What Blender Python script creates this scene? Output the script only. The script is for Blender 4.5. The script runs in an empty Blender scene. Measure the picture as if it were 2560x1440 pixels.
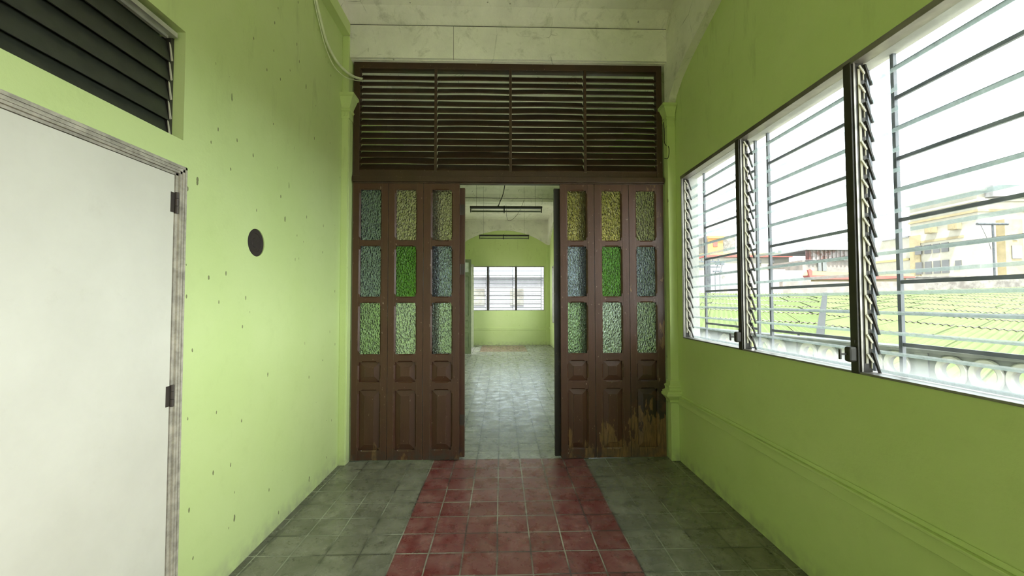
import bpy, bmesh, math, random
from mathutils import Vector, Matrix
from mathutils.geometry import tessellate_polygon
random.seed(7)
S = bpy.context.scene
C = S.collection
R = math.radians

# ---------------------------------------------------------------- camera
cam = bpy.data.cameras.new('camera'); co = bpy.data.objects.new('camera', cam); C.objects.link(co); S.camera = co
cam.sensor_width = 36.0; cam.lens = 1009.13 / 2560 * 36.0; cam.clip_start = 0.02; cam.clip_end = 500
RC = Matrix(((0.99963267, -0.02703549, -0.00189901), (0.00102694, -0.03223404, 0.99947982), (0.02708264, 0.99911463, 0.03219444)))
co.matrix_world = Matrix.Translation((0, 0, 1.477)) @ Matrix((RC[0], RC[1], -RC[2])).transposed().to_4x4()

# ---------------------------------------------------------------- light
SKY, GLOW = 3.0, 8.5      # overcast sky, and an unseen glow added window-side to light the left wall
w = bpy.data.worlds.new('sky'); S.world = w; w.use_nodes = True
nt = w.node_tree; nt.nodes.clear()
wo = nt.nodes.new('ShaderNodeOutputWorld'); bg = nt.nodes.new('ShaderNodeBackground')
tc = nt.nodes.new('ShaderNodeTexCoord'); nz = nt.nodes.new('ShaderNodeTexNoise'); nz.inputs['Scale'].default_value = 2.2; nz.inputs['Detail'].default_value = 5
cr = nt.nodes.new('ShaderNodeValToRGB'); cr.color_ramp.elements[0].position = .35; cr.color_ramp.elements[1].position = .6
cr.color_ramp.elements[0].color = (.80, .90, 1.0, 1); cr.color_ramp.elements[1].color = (1, .99, .97, 1)
nt.links.new(tc.outputs['Generated'], nz.inputs['Vector']); nt.links.new(nz.outputs['Fac'], cr.inputs['Fac'])
nt.links.new(cr.outputs['Color'], bg.inputs['Color'])
dt = nt.nodes.new('ShaderNodeVectorMath'); dt.operation = 'DOT_PRODUCT'; dt.inputs[1].default_value = Vector((.95, -.25, .02)).normalized()
nt.links.new(tc.outputs['Generated'], dt.inputs[0])
def wm(op, a, b):
    x = nt.nodes.new('ShaderNodeMath'); x.operation = op
    for i, v in enumerate((a, b)):
        if isinstance(v, float): x.inputs[i].default_value = v
        else: nt.links.new(v, x.inputs[i])
    return x.outputs[0]
st = wm('ADD', SKY, wm('MULTIPLY', GLOW, wm('POWER', wm('MAXIMUM', dt.outputs['Value'], 0.0), 2.5)))
nt.links.new(st, bg.inputs['Strength'])
nt.links.new(bg.outputs[0], wo.inputs['Surface'])
sl = bpy.data.lights.new('sun', 'SUN'); sl.energy = 21; sl.angle = R(4); sl.color = (1, .95, .86)
so = bpy.data.objects.new('sun', sl); C.objects.link(so)
so.rotation_euler = Vector((.13, .34, -.93)).to_track_quat('-Z', 'Y').to_euler()
def portal(loc, rot, sx, sy):
    l = bpy.data.lights.new('daylight_portal', 'AREA'); l.shape = 'RECTANGLE'; l.size = sx; l.size_y = sy; l.energy = 1
    l.cycles.is_portal = True
    o = bpy.data.objects.new('daylight_portal', l); C.objects.link(o); o.location = loc; o.rotation_euler = rot
S.view_settings.view_transform = 'Standard'; S.view_settings.look = 'None'; S.view_settings.gamma = 1
S.view_settings.use_curve_mapping = False; S.view_settings.exposure = 0.48
S.cycles.max_bounces = 12; S.cycles.diffuse_bounces = 7; S.cycles.glossy_bounces = 4; S.cycles.transmission_bounces = 8
S.cycles.transparent_max_bounces = 24; S.cycles.sample_clamp_indirect = 6; S.cycles.use_denoising = True
S.cycles.caustics_reflective = False; S.cycles.caustics_refractive = False

# ---------------------------------------------------------------- materials
class N:
    def __init__(s, name):
        s.m = bpy.data.materials.new(name); s.m.use_nodes = True; s.t = s.m.node_tree; s.t.nodes.clear()
        s.out = s.n('OutputMaterial')
        g = s.n('NewGeometry'); s.pos = g.outputs['Position']
    def n(s, kind, **kw):
        x = s.t.nodes.new('ShaderNode' + kind)
        for k, v in kw.items():
            if isinstance(v, bpy.types.NodeSocket): s.t.links.new(v, x.inputs[k])
            elif k in x.inputs.keys(): x.inputs[k].default_value = v
            else: setattr(x, k, v)
        return x
    def math(s, op, a, b=0.0, c=None):
        x = s.t.nodes.new('ShaderNodeMath'); x.operation = op
        for i, v in enumerate((a, b, c)):
            if v is None: continue
            if isinstance(v, bpy.types.NodeSocket): s.t.links.new(v, x.inputs[i])
            else: x.inputs[i].default_value = v
        return x.outputs[0]
    def vec(s, v, scale=(1, 1, 1), loc=(0, 0, 0), rot=(0, 0, 0)):
        x = s.t.nodes.new('ShaderNodeMapping'); s.t.links.new(v, x.inputs[0])
        x.inputs['Scale'].default_value = scale; x.inputs['Location'].default_value = loc; x.inputs['Rotation'].default_value = rot
        return x.outputs[0]
    def noise(s, scale, detail=4, rough=.5, v=None, dist=0):
        return s.n('TexNoise', Vector=v or s.pos, Scale=scale, Detail=float(detail), Roughness=rough, Distortion=float(dist)).outputs['Fac']
    def ramp(s, f, a, b, lo=0.0, hi=1.0):
        x = s.n('MapRange', Value=f); x.inputs['From Min'].default_value = a; x.inputs['From Max'].default_value = b
        x.inputs['To Min'].default_value = lo; x.inputs['To Max'].default_value = hi
        return x.outputs[0]
    def mix(s, f, a, b, blend='MIX'):
        x = s.t.nodes.new('ShaderNodeMix'); x.data_type = 'RGBA'; x.blend_type = blend
        for i, v in ((0, f), (6, a), (7, b)):
            if isinstance(v, bpy.types.NodeSocket): s.t.links.new(v, x.inputs[i])
            elif i == 0: x.inputs[0].default_value = v
            else: x.inputs[i].default_value = (*v, 1)
        return x.outputs[2]
    def bsdf(s, col, rough=.6, bump=None, bs=.2, bd=.01, **kw):
        p = s.n('BsdfPrincipled')
        if isinstance(col, bpy.types.NodeSocket): s.t.links.new(col, p.inputs['Base Color'])
        else: p.inputs['Base Color'].default_value = (*col, 1)
        if isinstance(rough, bpy.types.NodeSocket): s.t.links.new(rough, p.inputs['Roughness'])
        else: p.inputs['Roughness'].default_value = rough
        for k, v in kw.items(): p.inputs[k.replace('_', ' ')].default_value = v
        if bump is not None:
            b = s.n('Bump', Height=bump, Strength=bs, Distance=bd); s.t.links.new(b.outputs[0], p.inputs['Normal'])
        s.t.links.new(p.outputs[0], s.out.inputs['Surface']); return s.m

def spots(q, scale, thr, stretch=(1, 1, .35)):
    """sparse small dark drops / insect marks"""
    v = q.vec(q.pos, scale=stretch)
    vo = q.n('TexVoronoi', Vector=v, Scale=scale)
    d = vo.outputs['Distance']
    rnd = q.n('SeparateColor', Color=vo.outputs['Color']).outputs[0]
    keep = q.math('GREATER_THAN', rnd, .55)
    wob = q.math('MULTIPLY', q.noise(60, 2), .07)
    near = q.math('LESS_THAN', q.math('ADD', d, wob), thr)
    region = q.ramp(q.noise(1.1, 2), .36, .44)
    return q.math('MULTIPLY', q.math('MULTIPLY', keep, near), region)

def mat_green(name='lime_green_wall_paint', dirt=.75):
    q = N(name)
    big = q.noise(1.6, 5, .6); mid = q.noise(9, 6, .65)
    col = q.mix(q.ramp(big, .35, .7), (.51, .615, .25), (.555, .65, .29))
    col = q.mix(q.math('MULTIPLY', q.ramp(mid, .55, .8), .22), col, (.38, .46, .17))
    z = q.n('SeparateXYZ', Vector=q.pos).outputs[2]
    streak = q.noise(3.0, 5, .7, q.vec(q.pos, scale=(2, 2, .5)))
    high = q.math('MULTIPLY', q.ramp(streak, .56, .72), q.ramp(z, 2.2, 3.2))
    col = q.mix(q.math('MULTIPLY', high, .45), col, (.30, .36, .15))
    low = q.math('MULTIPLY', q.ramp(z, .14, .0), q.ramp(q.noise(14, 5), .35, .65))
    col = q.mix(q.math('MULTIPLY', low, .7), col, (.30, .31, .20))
    col = q.mix(q.math('MULTIPLY', spots(q, 7.5, .090), dirt), col, (.06, .04, .02))
    col = q.mix(q.math('MULTIPLY', spots(q, 13, .105, (1, 1, .45)), dirt), col, (.08, .06, .03))
    h = q.math('ADD', q.noise(60, 4, .6), q.math('MULTIPLY', q.noise(5, 3), 2.0))
    return q.bsdf(col, .62, h, .18, .006)

def mat_plaster(name='off_white_plaster', tone=(.82, .80, .72)):
    q = N(name)
    col = q.mix(q.ramp(q.noise(1.8, 6, .65), .35, .68), tone, tuple(c * .80 for c in tone))
    blot = q.math('MULTIPLY', q.ramp(q.noise(5, 7, .75, dist=.6), .54, .68), .55)
    col = q.mix(blot, col, (.36, .36, .29))
    cr_ = q.n('TexVoronoi', Vector=q.vec(q.pos, scale=(1, 1, 1)), Scale=2.3, feature='DISTANCE_TO_EDGE').outputs['Distance']
    crack = q.math('MULTIPLY', q.math('LESS_THAN', q.math('ADD', cr_, q.math('MULTIPLY', q.noise(7, 5), .06)), .034), q.ramp(q.noise(1.3), .5, .6))
    col = q.mix(q.math('MULTIPLY', crack, .5), col, (.2, .2, .16))
    col = q.mix(q.math('MULTIPLY', spots(q, 9, .10), .6), col, (.08, .07, .05))
    h = q.math('ADD', q.noise(45, 5, .6), q.math('MULTIPLY', q.noise(4, 5), 2.5))
    return q.bsdf(col, .8, h, .35, .012)

def mat_brown(name='brown_door_paint', peel=1.0, tone=(.055, .020, .0095)):
    q = N(name)
    sx = q.n('SeparateXYZ', Vector=q.pos)
    col = q.mix(q.ramp(q.noise(7, 5, .6, q.vec(q.pos, scale=(1, 1, .3))), .3, .7), tone, tuple(c * 1.35 for c in tone))
    chips = q.math('MULTIPLY', q.ramp(q.noise(38, 3, .6, q.vec(q.pos, scale=(1.4, 1, .5))), .70, .73), .75)
    col = q.mix(chips, col, (.36, .27, .20))
    bv = q.n('Bevel', Radius=.004); bv.samples = 3
    gn = q.n('NewGeometry').outputs['Normal']
    dp = q.n('VectorMath'); dp.operation = 'DOT_PRODUCT'; q.t.links.new(bv.outputs[0], dp.inputs[0]); q.t.links.new(gn, dp.inputs[1])
    wear = q.math('MULTIPLY', q.ramp(dp.outputs['Value'], .985, .88), q.ramp(q.noise(22, 4), .40, .60, .1, .8))
    col = q.mix(q.math('MULTIPLY', wear, .6), col, (.25, .18, .14))
    if peel:
        zz = q.ramp(sx.outputs[2], 0.0, .62, .30, -.10)
        xx = q.ramp(sx.outputs[0], .3, 1.45, -.24, .09)
        f = q.math('ADD', q.math('ADD', q.noise(7.5, 5, .6, q.vec(q.pos, scale=(1.5, 1, .45))), zz), xx)
        bare = q.math('MULTIPLY', q.ramp(f, .60, .62), 1.0)
        wood = q.mix(q.ramp(q.noise(30, 4, .6, q.vec(q.pos, scale=(3, 1, .3))), .35, .65), (.22, .115, .045), (.08, .045, .02))
        rot = q.math('MULTIPLY', q.ramp(sx.outputs[0], 1.15, 1.40), q.math('MULTIPLY', q.ramp(sx.outputs[2], .95, .55), q.ramp(q.noise(9, 4), .35, .5)))
        col = q.mix(q.math('MULTIPLY', rot, .85), col, (.012, .009, .006))
        col = q.mix(bare, col, wood)
        grime = q.math('MULTIPLY', q.ramp(sx.outputs[2], .16, 0.0), q.ramp(q.noise(16, 5, .6), .40, .6))
        col = q.mix(q.math('MULTIPLY', grime, .8), col, (.035, .033, .03))
    h = q.math('ADD', q.noise(90, 4), q.math('MULTIPLY', q.noise(20, 4, .6, q.vec(q.pos, scale=(2, 2, .25))), 2))
    return q.bsdf(col, q.ramp(q.noise(5), .3, .7, .36, .55), h, .25, .003)

def mat_simple(name, col, rough=.5, metal=0.0, var=.25, sc=12, **kw):
    q = N(name)
    c = q.mix(q.ramp(q.noise(sc, 5, .6), .35, .7), col, tuple(x * (1 - var) for x in col))
    return q.bsdf(c, rough, q.noise(sc * 5, 3), .1, .003, Metallic=metal, **kw)

def mat_floor():
    q = N('worn_cement_tile')
    sx = q.n('SeparateXYZ', Vector=q.pos); X, Y = sx.outputs[0], sx.outputs[1]
    wx = q.math('MULTIPLY', q.math('SUBTRACT', q.noise(3.5, 2), .5), .010)
    u = q.math('DIVIDE', q.math('ADD', q.math('ADD', X, .6255), wx), .2)
    v = q.math('DIVIDE', q.math('ADD', q.math('SUBTRACT', Y, 3.8265), wx), .2)
    fu, fv = q.math('FRACT', u), q.math('FRACT', v)
    iu, iv = q.math('FLOOR', u), q.math('FLOOR', v)
    du = q.math('MINIMUM', fu, q.math('SUBTRACT', 1.0, fu)); dv = q.math('MINIMUM', fv, q.math('SUBTRACT', 1.0, fv))
    d = q.math('MINIMUM', du, dv)
    cell = q.n('CombineXYZ', X=iu, Y=iv, Z=0.0).outputs[0]
    wn = q.n('TexWhiteNoise', Vector=cell); r1 = wn.outputs['Value']
    inx = q.math('MULTIPLY', q.math('GREATER_THAN', iu, -.5), q.math('LESS_THAN', iu, 6.5))
    near = q.math('LESS_THAN', iv, -.5); far = q.math('MULTIPLY', q.math('GREATER_THAN', iv, 39.5), q.math('LESS_THAN', iv, 47.5))
    red = q.math('MULTIPLY', inx, q.math('MAXIMUM', near, far))
    worn = q.noise(6.5, 7, .7, dist=.5)
    offs = q.n('VectorMath', operation='ADD', **{'0': q.pos}) if False else None
    g = q.mix(q.ramp(worn, .35, .68), (.150, .146, .108), (.300, .285, .235))
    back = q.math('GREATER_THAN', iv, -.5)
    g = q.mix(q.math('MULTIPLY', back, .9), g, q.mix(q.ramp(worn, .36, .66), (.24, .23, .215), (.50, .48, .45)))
    rd = q.mix(q.ramp(worn, .38, .70), (.170, .036, .036), (.30, .150, .140))
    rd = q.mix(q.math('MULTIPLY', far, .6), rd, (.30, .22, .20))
    col = q.mix(red, g, rd)
    col = q.mix(q.math('MULTIPLY', r1, .38), col, q.mix(red, (.090, .088, .064), (.115, .030, .026)))
    stain = q.math('MULTIPLY', q.ramp(q.noise(17, 6, .75), .56, .66), .6)
    col = q.mix(stain, col, (.045, .04, .035))
    pale = q.math('MULTIPLY', q.ramp(q.noise(26, 5, .7), .64, .72), .4)
    col = q.mix(pale, col, (.36, .34, .29))
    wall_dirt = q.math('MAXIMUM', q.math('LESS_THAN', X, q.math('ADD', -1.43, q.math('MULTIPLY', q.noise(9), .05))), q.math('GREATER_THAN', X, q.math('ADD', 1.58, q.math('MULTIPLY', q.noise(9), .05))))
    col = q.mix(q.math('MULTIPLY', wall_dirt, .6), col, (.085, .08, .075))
    edge_dirt = q.math('MULTIPLY', q.ramp(q.math('ADD', d, q.math('MULTIPLY', q.noise(12, 4), .16)), .17, .07), .5)
    col = q.mix(edge_dirt, col, q.mix(red, (.05, .052, .035), (.075, .022, .018)))
    gw = q.math('ADD', .010, q.math('MULTIPLY', q.noise(4, 2), .018))
    grout = q.math('LESS_THAN', d, gw)
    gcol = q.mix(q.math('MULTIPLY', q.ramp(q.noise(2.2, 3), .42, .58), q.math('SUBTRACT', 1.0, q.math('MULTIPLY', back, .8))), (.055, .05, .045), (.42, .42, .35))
    col = q.mix(q.math('MULTIPLY', grout, .85), col, gcol)
    h = q.math('SUBTRACT', q.math('ADD', q.math('MULTIPLY', q.noise(11, 5, .6), .7), q.math('MULTIPLY', r1, .5)), q.math('MULTIPLY', grout, .6))
    ro = q.ramp(q.noise(7, 6, .7), .3, .7, .16, .42)
    return q.bsdf(col, ro, h, .30, .004)

def mat_glass_blade():
    q = N('dusty_louvre_glass')
    z = q.n('SeparateXYZ', Vector=q.pos).outputs[2]
    tr = q.n('BsdfTransparent', Color=(.93, .965, .96, 1)); df = q.n('BsdfDiffuse', Color=(.80, .83, .82, 1)); tl = q.n('BsdfTranslucent', Color=(.8, .83, .82, 1))
    dm = q.n('MixShader', Fac=.5); q.t.links.new(df.outputs[0], dm.inputs[1]); q.t.links.new(tl.outputs[0], dm.inputs[2])
    dust = q.math('ADD', q.ramp(q.noise(13, 5, .7), .35, .8, .004, .035), q.ramp(z, 1.24, 1.17, 0, .22))
    a = q.n('MixShader', Fac=dust); q.t.links.new(tr.outputs[0], a.inputs[1]); q.t.links.new(dm.outputs[0], a.inputs[2])
    gl = q.n('BsdfGlossy', Roughness=.03); lw = q.n('LayerWeight', Blend=.5)
    fr = q.math('ADD', .035, q.math('MULTIPLY', q.math('POWER', lw.outputs['Facing'], 5.0), .75))
    b = q.n('MixShader', Fac=fr); q.t.links.new(a.outputs[0], b.inputs[1]); q.t.links.new(gl.outputs[0], b.inputs[2])
    q.t.links.new(b.outputs[0], q.out.inputs['Surface']); return q.m

def mat_cathedral(name, col, scale=68):
    q = N(name)
    vo = q.n('TexVoronoi', Vector=q.vec(q.pos, scale=(1.25, 1, .72), rot=(0, R(12), 0)), Scale=scale, feature='SMOOTH_F1')
    vo.inputs['Smoothness'].default_value = .35
    p = q.n('BsdfPrincipled'); p.inputs['Base Color'].default_value = (*col, 1); p.inputs['Transmission Weight'].default_value = .93
    p.inputs['Roughness'].default_value = .16; p.inputs['IOR'].default_value = 1.5
    b = q.n('Bump', Height=vo.outputs['Distance'], Strength=1.0, Distance=.022); q.t.links.new(b.outputs[0], p.inputs['Normal'])
    q.t.links.new(p.outputs[0], q.out.inputs['Surface']); return q.m

def mat_patchy(name, a, b, sc=3, lo=.4, hi=.6, rough=.8):
    q = N(name)
    return q.bsdf(q.mix(q.ramp(q.noise(sc, 6, .7), lo, hi), a, b), rough, Specular_IOR_Level=.08)

M = dict(
    green=mat_green(), plaster=mat_plaster(), board=mat_plaster('painted_fascia_board', (.86, .85, .77)),
    brown=mat_brown(), brownclean=mat_brown('brown_louvre_paint', 0, (.036, .016, .0065)), brownback=mat_brown('near_black_brown', 0, (.012, .008, .006)),
    floor=mat_floor(), blade=mat_glass_blade(),
    frame=mat_simple('dull_aluminium', (.30, .28, .25), .38, .75), post=mat_simple('dark_bronze_aluminium', (.045, .040, .032), .45, .3),
    clip=mat_simple('cream_plastic', (.58, .54, .44), .5), bright=mat_simple('bright_aluminium', (.62, .62, .55), .3, .6),
    grille=mat_simple('grey_painted_iron', (.085, .095, .11), .5), slate=mat_simple('dark_painted_glass', (.030, .033, .024), .42, 0, .35, 20),
    wood=mat_simple('weathered_grey_frame_wood', (.46, .42, .34), .7, 0, .5, 25),
    hole=mat_simple('dark_brown_plug', (.030, .020, .014), .7, 0, .4, 60), iron=mat_simple('rusty_hinge_iron', (.07, .055, .045), .5, .5),
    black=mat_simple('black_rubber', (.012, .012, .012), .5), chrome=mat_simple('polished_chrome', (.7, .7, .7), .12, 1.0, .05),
    cable=mat_simple('cream_cable_sheath', (.74, .80, .52), .5), fixture=mat_simple('dusty_fixture_metal', (.035, .034, .024), .55),
    tube=mat_simple('unlit_lamp_tube', (.17, .19, .13), .3), olive=mat_simple('grey_green_door_paint', (.22, .25, .15), .5),
    frost=mat_simple('frosted_pane', (.8, .82, .8), .4),
    reveal=mat_patchy('pale_grey_render', (.42, .42, .40), (.34, .34, .32), 4), concrete=mat_patchy('weathered_concrete', (.055, .062, .07), (.09, .095, .10), 6), ring=mat_patchy('whitewashed_concrete', (.165, .165, .163), (.11, .105, .10), 5, .5, .75),
    roof=mat_patchy('lime_green_metal_roofing', (.074, .098, .034), (.062, .084, .028), 1.5), flash=mat_simple('grey_flashing', (.035, .038, .04), .8, Specular_IOR_Level=.05),
    cream=mat_patchy('cream_house_paint', (.37, .35, .29), (.33, .31, .25), 1), buff=mat_patchy('buff_render', (.30, .25, .15), (.24, .20, .12), 1),
    white=mat_patchy('whitewash', (.25, .25, .26), (.17, .17, .17), .8, .5, .7), orange=mat_simple('orange_render', (.40, .19, .06), .8, 0, .1, 1),
    red=mat_simple('faded_red_paint', (.33, .065, .05), .7, 0, .3, 1.5), yellow=mat_simple('pale_yellow_paint', (.30, .245, .10), .7, 0, .1, 1),
    rust=mat_patchy('rusted_sheet', (.21, .18, .18), (.10, .04, .035), 1.6, .45, .55), peel=mat_patchy('peeling_whitewash', (.27, .27, .265), (.15, .14, .13), 1.3, .52, .66),
    grimy=mat_patchy('grimy_parapet_concrete', (.2, .19, .17), (.11, .10, .09), 1.5), dark=mat_simple('dark_window_glass', (.10, .10, .10), .3),
    paving=mat_patchy('pale_balcony_paving', (.62, .60, .54), (.5, .48, .43), 2), haze=mat_patchy('pale_lilac_render', (.22, .21, .225), (.19, .18, .195), 1), ground=mat_patchy('street_ground', (.30, .29, .27), (.2, .2, .19), .3), block=mat_patchy('bare_block_wall', (.24, .2, .18), (.16, .145, .135), 2.5),
)
q = N('dusty_glass_edge')
tr = q.n('BsdfTransparent', Color=(.86, .885, .885, 1)); df = q.n('BsdfDiffuse', Color=(.42, .43, .43, 1)); tl = q.n('BsdfTranslucent', Color=(.20, .21, .21, 1))
dm = q.n('AddShader'); q.t.links.new(df.outputs[0], dm.inputs[0]); q.t.links.new(tl.outputs[0], dm.inputs[1])
a = q.n('MixShader', Fac=q.ramp(q.noise(18, 5, .7), .3, .75, .28, .62)); q.t.links.new(tr.outputs[0], a.inputs[1]); q.t.links.new(dm.outputs[0], a.inputs[2])
q.t.links.new(a.outputs[0], q.out.inputs['Surface']); M['bedge'] = q.m
# white flush door
q = N('cream_white_door_paint')
c = q.mix(q.ramp(q.noise(2.0, 6, .65), .35, .7), (.66, .635, .545), (.59, .565, .48))
c = q.mix(q.math('MULTIPLY', q.ramp(q.noise(7, 6, .75), .58, .72), .35), c, (.55, .52, .43))
c = q.mix(q.math('MULTIPLY', spots(q, 8, .11, (1, 1, .3)), .8), c, (.10, .08, .05))
M['door'] = q.bsdf(c, .38, q.noise(25, 3), .08, .003)
GL = dict(
    blue=mat_cathedral('blue_hammered_glass', (.42, .52, .57)), slateb=mat_cathedral('slate_blue_hammered_glass', (.50, .58, .68)),
    straw=mat_cathedral('straw_hammered_glass', (.78, .71, .50)), amber=mat_cathedral('amber_hammered_glass', (.70, .60, .20)),
    lime=mat_cathedral('bright_green_hammered_glass', (.17, .40, .07)), pale=mat_cathedral('pale_green_hammered_glass', (.60, .80, .50)),
    mint=mat_cathedral('mint_hammered_glass', (.76, .90, .74)), clear=None, khaki=mat_cathedral('khaki_hammered_glass', (.68, .64, .40)))

q = N('plain_clear_glass')
tr = q.n('BsdfTransparent', Color=(.92, .94, .92, 1)); gl = q.n('BsdfGlossy', Roughness=.05); mx = q.n('MixShader', Fac=.07)
q.t.links.new(tr.outputs[0], mx.inputs[1]); q.t.links.new(gl.outputs[0], mx.inputs[2]); q.t.links.new(mx.outputs[0], q.out.inputs['Surface']); GL['clear'] = q.m

# ---------------------------------------------------------------- geometry helpers
def link(name, me, mat, parent=None, smooth=False):
    o = bpy.data.objects.new(name, me); C.objects.link(o)
    for m in (mat if isinstance(mat, (list, tuple)) else [mat]): me.materials.append(m)
    if smooth:
        for p in me.polygons: p.use_smooth = True
    if parent: o.parent = parent; o.location = -parent.location      # meshes are written in room coordinates
    return o
class MB:
    def __init__(s): s.v = []; s.f = []; s.mi = []
    def add(s, vs, fs, mi=0):
        k = len(s.v); s.v += [tuple(v) for v in vs]; s.f += [tuple(i + k for i in f) for f in fs]; s.mi += [mi] * len(fs); return s
    def box(s, a, b, mi=0, mat=None):
        x0, y0, z0 = (min(a[i], b[i]) for i in range(3)); x1, y1, z1 = (max(a[i], b[i]) for i in range(3))
        vs = [Vector(p) for p in ((x0, y0, z0), (x1, y0, z0), (x1, y1, z0), (x0, y1, z0), (x0, y0, z1), (x1, y0, z1), (x1, y1, z1), (x0, y1, z1))]
        if mat: vs = [mat @ v for v in vs]
        return s.add(vs, ((0, 3, 2, 1), (4, 5, 6, 7), (0, 1, 5, 4), (1, 2, 6, 5), (2, 3, 7, 6), (3, 0, 4, 7)), mi)
    def frustum(s, rects, axis=None):
        """stack of quads: each a list of 4 points"""
        vs = [p for r_ in rects for p in r_]; fs = []
        for k in range(len(rects) - 1):
            for i in range(4):
                j = (i + 1) % 4; fs.append((4 * k + i, 4 * k + j, 4 * k + 4 + j, 4 * k + 4 + i))
        n = 4 * (len(rects) - 1); fs += [(3, 2, 1, 0), (n, n + 1, n + 2, n + 3)]
        return s.add(vs, fs)
    def plate(s, loops, P, d0, d1, mi=0, loops2=None):
        """polygon with holes in (u,v), thickness d0..d1 through P(u,d,v)"""
        flat = [p for l in loops for p in l]; flat2 = [p for l in (loops2 or loops) for p in l]
        tris = tessellate_polygon([[Vector((p[0], p[1], 0)) for p in l] for l in loops])
        n = len(flat); vs = [P(p[0], d0, p[1]) for p in flat] + [P(p[0], d1, p[1]) for p in flat2]
        fs = [tuple(t) for t in tris] + [tuple(i + n for i in reversed(t)) for t in tris]; k = 0
        for l in loops:
            for i in range(len(l)):
                j = (i + 1) % len(l); fs.append((k + i, k + j, n + k + j, n + k + i))
            k += len(l)
        return s.add(vs, fs, mi)
    def tube(s, pts, r, seg=8):
        pts = [Vector(p) for p in pts]; rings = []
        for i, p in enumerate(pts):
            t = (pts[min(i + 1, len(pts) - 1)] - pts[max(i - 1, 0)]).normalized()
            a = t.cross(Vector((0, 0, 1)));
            if a.length < .05: a = t.cross(Vector((1, 0, 0)))
            a.normalize(); b = t.cross(a)
            rr = r[i] if isinstance(r, (list, tuple)) else r
            rings.append([p + (a * math.cos(2 * math.pi * k / seg) + b * math.sin(2 * math.pi * k / seg)) * rr for k in range(seg)])
        vs = [v for g in rings for v in g]; fs = []
        for i in range(len(rings) - 1):
            for k in range(seg):
                j = (k + 1) % seg; fs.append((i * seg + k, i * seg + j, (i + 1) * seg + j, (i + 1) * seg + k))
        fs += [tuple(range(seg))[::-1], tuple((len(rings) - 1) * seg + k for k in range(seg))]
        return s.add(vs, fs)
    def build(s, name, mat, parent=None, bevel=0.0, smooth=False):
        me = bpy.data.meshes.new(name); me.from_pydata(s.v, [], s.f)
        bm = bmesh.new(); bm.from_mesh(me); bm.normal_update()
        bmesh.ops.recalc_face_normals(bm, faces=bm.faces[:])
        bm.to_mesh(me); bm.free()
        for p, m in zip(me.polygons, s.mi): p.material_index = m
        o = link(name, me, mat, parent, smooth)
        if bevel:
            b = o.modifiers.new('edge', 'BEVEL'); b.width = bevel; b.segments = 2; b.limit_method = 'ANGLE'; b.angle_limit = R(40)
        return o
def smooth_path(pts, n=8):
    P = [Vector(p) for p in pts]; out = []
    for i in range(len(P) - 1):
        p0, p1, p2, p3 = P[max(i - 1, 0)], P[i], P[i + 1], P[min(i + 2, len(P) - 1)]
        for k in range(n):
            t = k / n
            out.append(.5 * ((2 * p1) + (p2 - p0) * t + (2 * p0 - 5 * p1 + 4 * p2 - p3) * t * t + (3 * p1 - p0 - 3 * p2 + p3) * t ** 3))
    return out + [P[-1]]
def tag(o, label, cat, group=None, kind=None):
    o['label'] = label; o['category'] = cat
    if group: o['group'] = group
    if kind: o['kind'] = kind
    return o
def thing(name, label, cat, loc=(0, 0, 0), group=None, kind=None):
    o = bpy.data.objects.new(name, None); C.objects.link(o); o.location = loc; o.empty_display_size = .1
    return tag(o, label, cat, group, kind)
def lab(o, t): o['label'] = t; return o
def rect(a, b, c_, d): return [(a, c_), (b, c_), (b, d), (a, d)]
def circle(cx, cy, rx, ry, n=40): return [(cx + rx * math.cos(2 * math.pi * k / n), cy + ry * math.sin(2 * math.pi * k / n)) for k in range(n)]
ST = 'structure'
XL, XR, CEIL, YF, Y0 = -1.47, 1.65, 4.22, 13.67, -4.0
PY = lambda y, x, z: (x, y, z)      # walls along Y: u = Y, depth = X
PX = lambda x, y, z: (x, y, z)      # walls along X: u = X, depth = Y

# ---------------------------------------------------------------- room shell
m = MB(); m.box((XL - .15, Y0, -.2), (XR + .15, YF + .15, 0))
tag(m.build('floor', M['floor']), 'worn square cement tiles, grey with a red central strip up to the doors', 'floor', kind=ST)
m = MB(); m.box((XL - .15, Y0, CEIL), (XR + .15, YF + .15, CEIL + .25))
tag(m.build('ceiling', M['plaster']), 'stained off-white plaster ceiling over corridor and room beyond', 'ceiling', kind=ST)
DOOR = (1.00, 1.864, 2.062); TR = (.80, 1.886, 2.2226, 2.733); HO = (2.457, 1.83, .083)
m = MB(); m.plate([rect(Y0, YF + .15, 0, CEIL), rect(DOOR[0], DOOR[1], 0.0005, DOOR[2]), rect(TR[0], TR[1], TR[2], TR[3]),
                   circle(HO[0], HO[1], HO[2], HO[2]), rect(11.29, 13.0, .0005, 2.66)], PY, XL - .15, XL)
tag(m.build('wall_left', M['green']), 'lime green side wall with white door and dark round hole', 'wall', kind=ST)
WIN = (.10, 3.62, 1.138, 2.600)
m = MB(); m.plate([rect(Y0, YF + .15, 0, CEIL), rect(*WIN), rect(-3.6, -.5, .9, 2.6), rect(5.2, 9.2, .78, 2.57), rect(10.35, 12.95, .78, 2.57)], PY, XR, XR + .15)
tag(m.build('wall_right', M['green']), 'shaded lime green side wall below and around the long glass louvre window', 'wall', kind=ST)
m = MB(); m.plate([rect(XL - .15, XR + .15, 0, CEIL), rect(-1.39, 1.461, 1.156, 2.637)], PX, YF, YF + .15)
tag(m.build('wall_far', M['green']), 'lime green end wall of the far room behind the arch', 'wall', kind=ST)
m = MB(); m.plate([rect(XL - .15, XR + .15, 0, CEIL), rect(-.5, .5, .0005, 2.1)], PX, Y0 - .15, Y0)
tag(m.build('wall_rear', M['green']), 'lime green wall closing the corridor at the camera end', 'wall', kind=ST)
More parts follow.
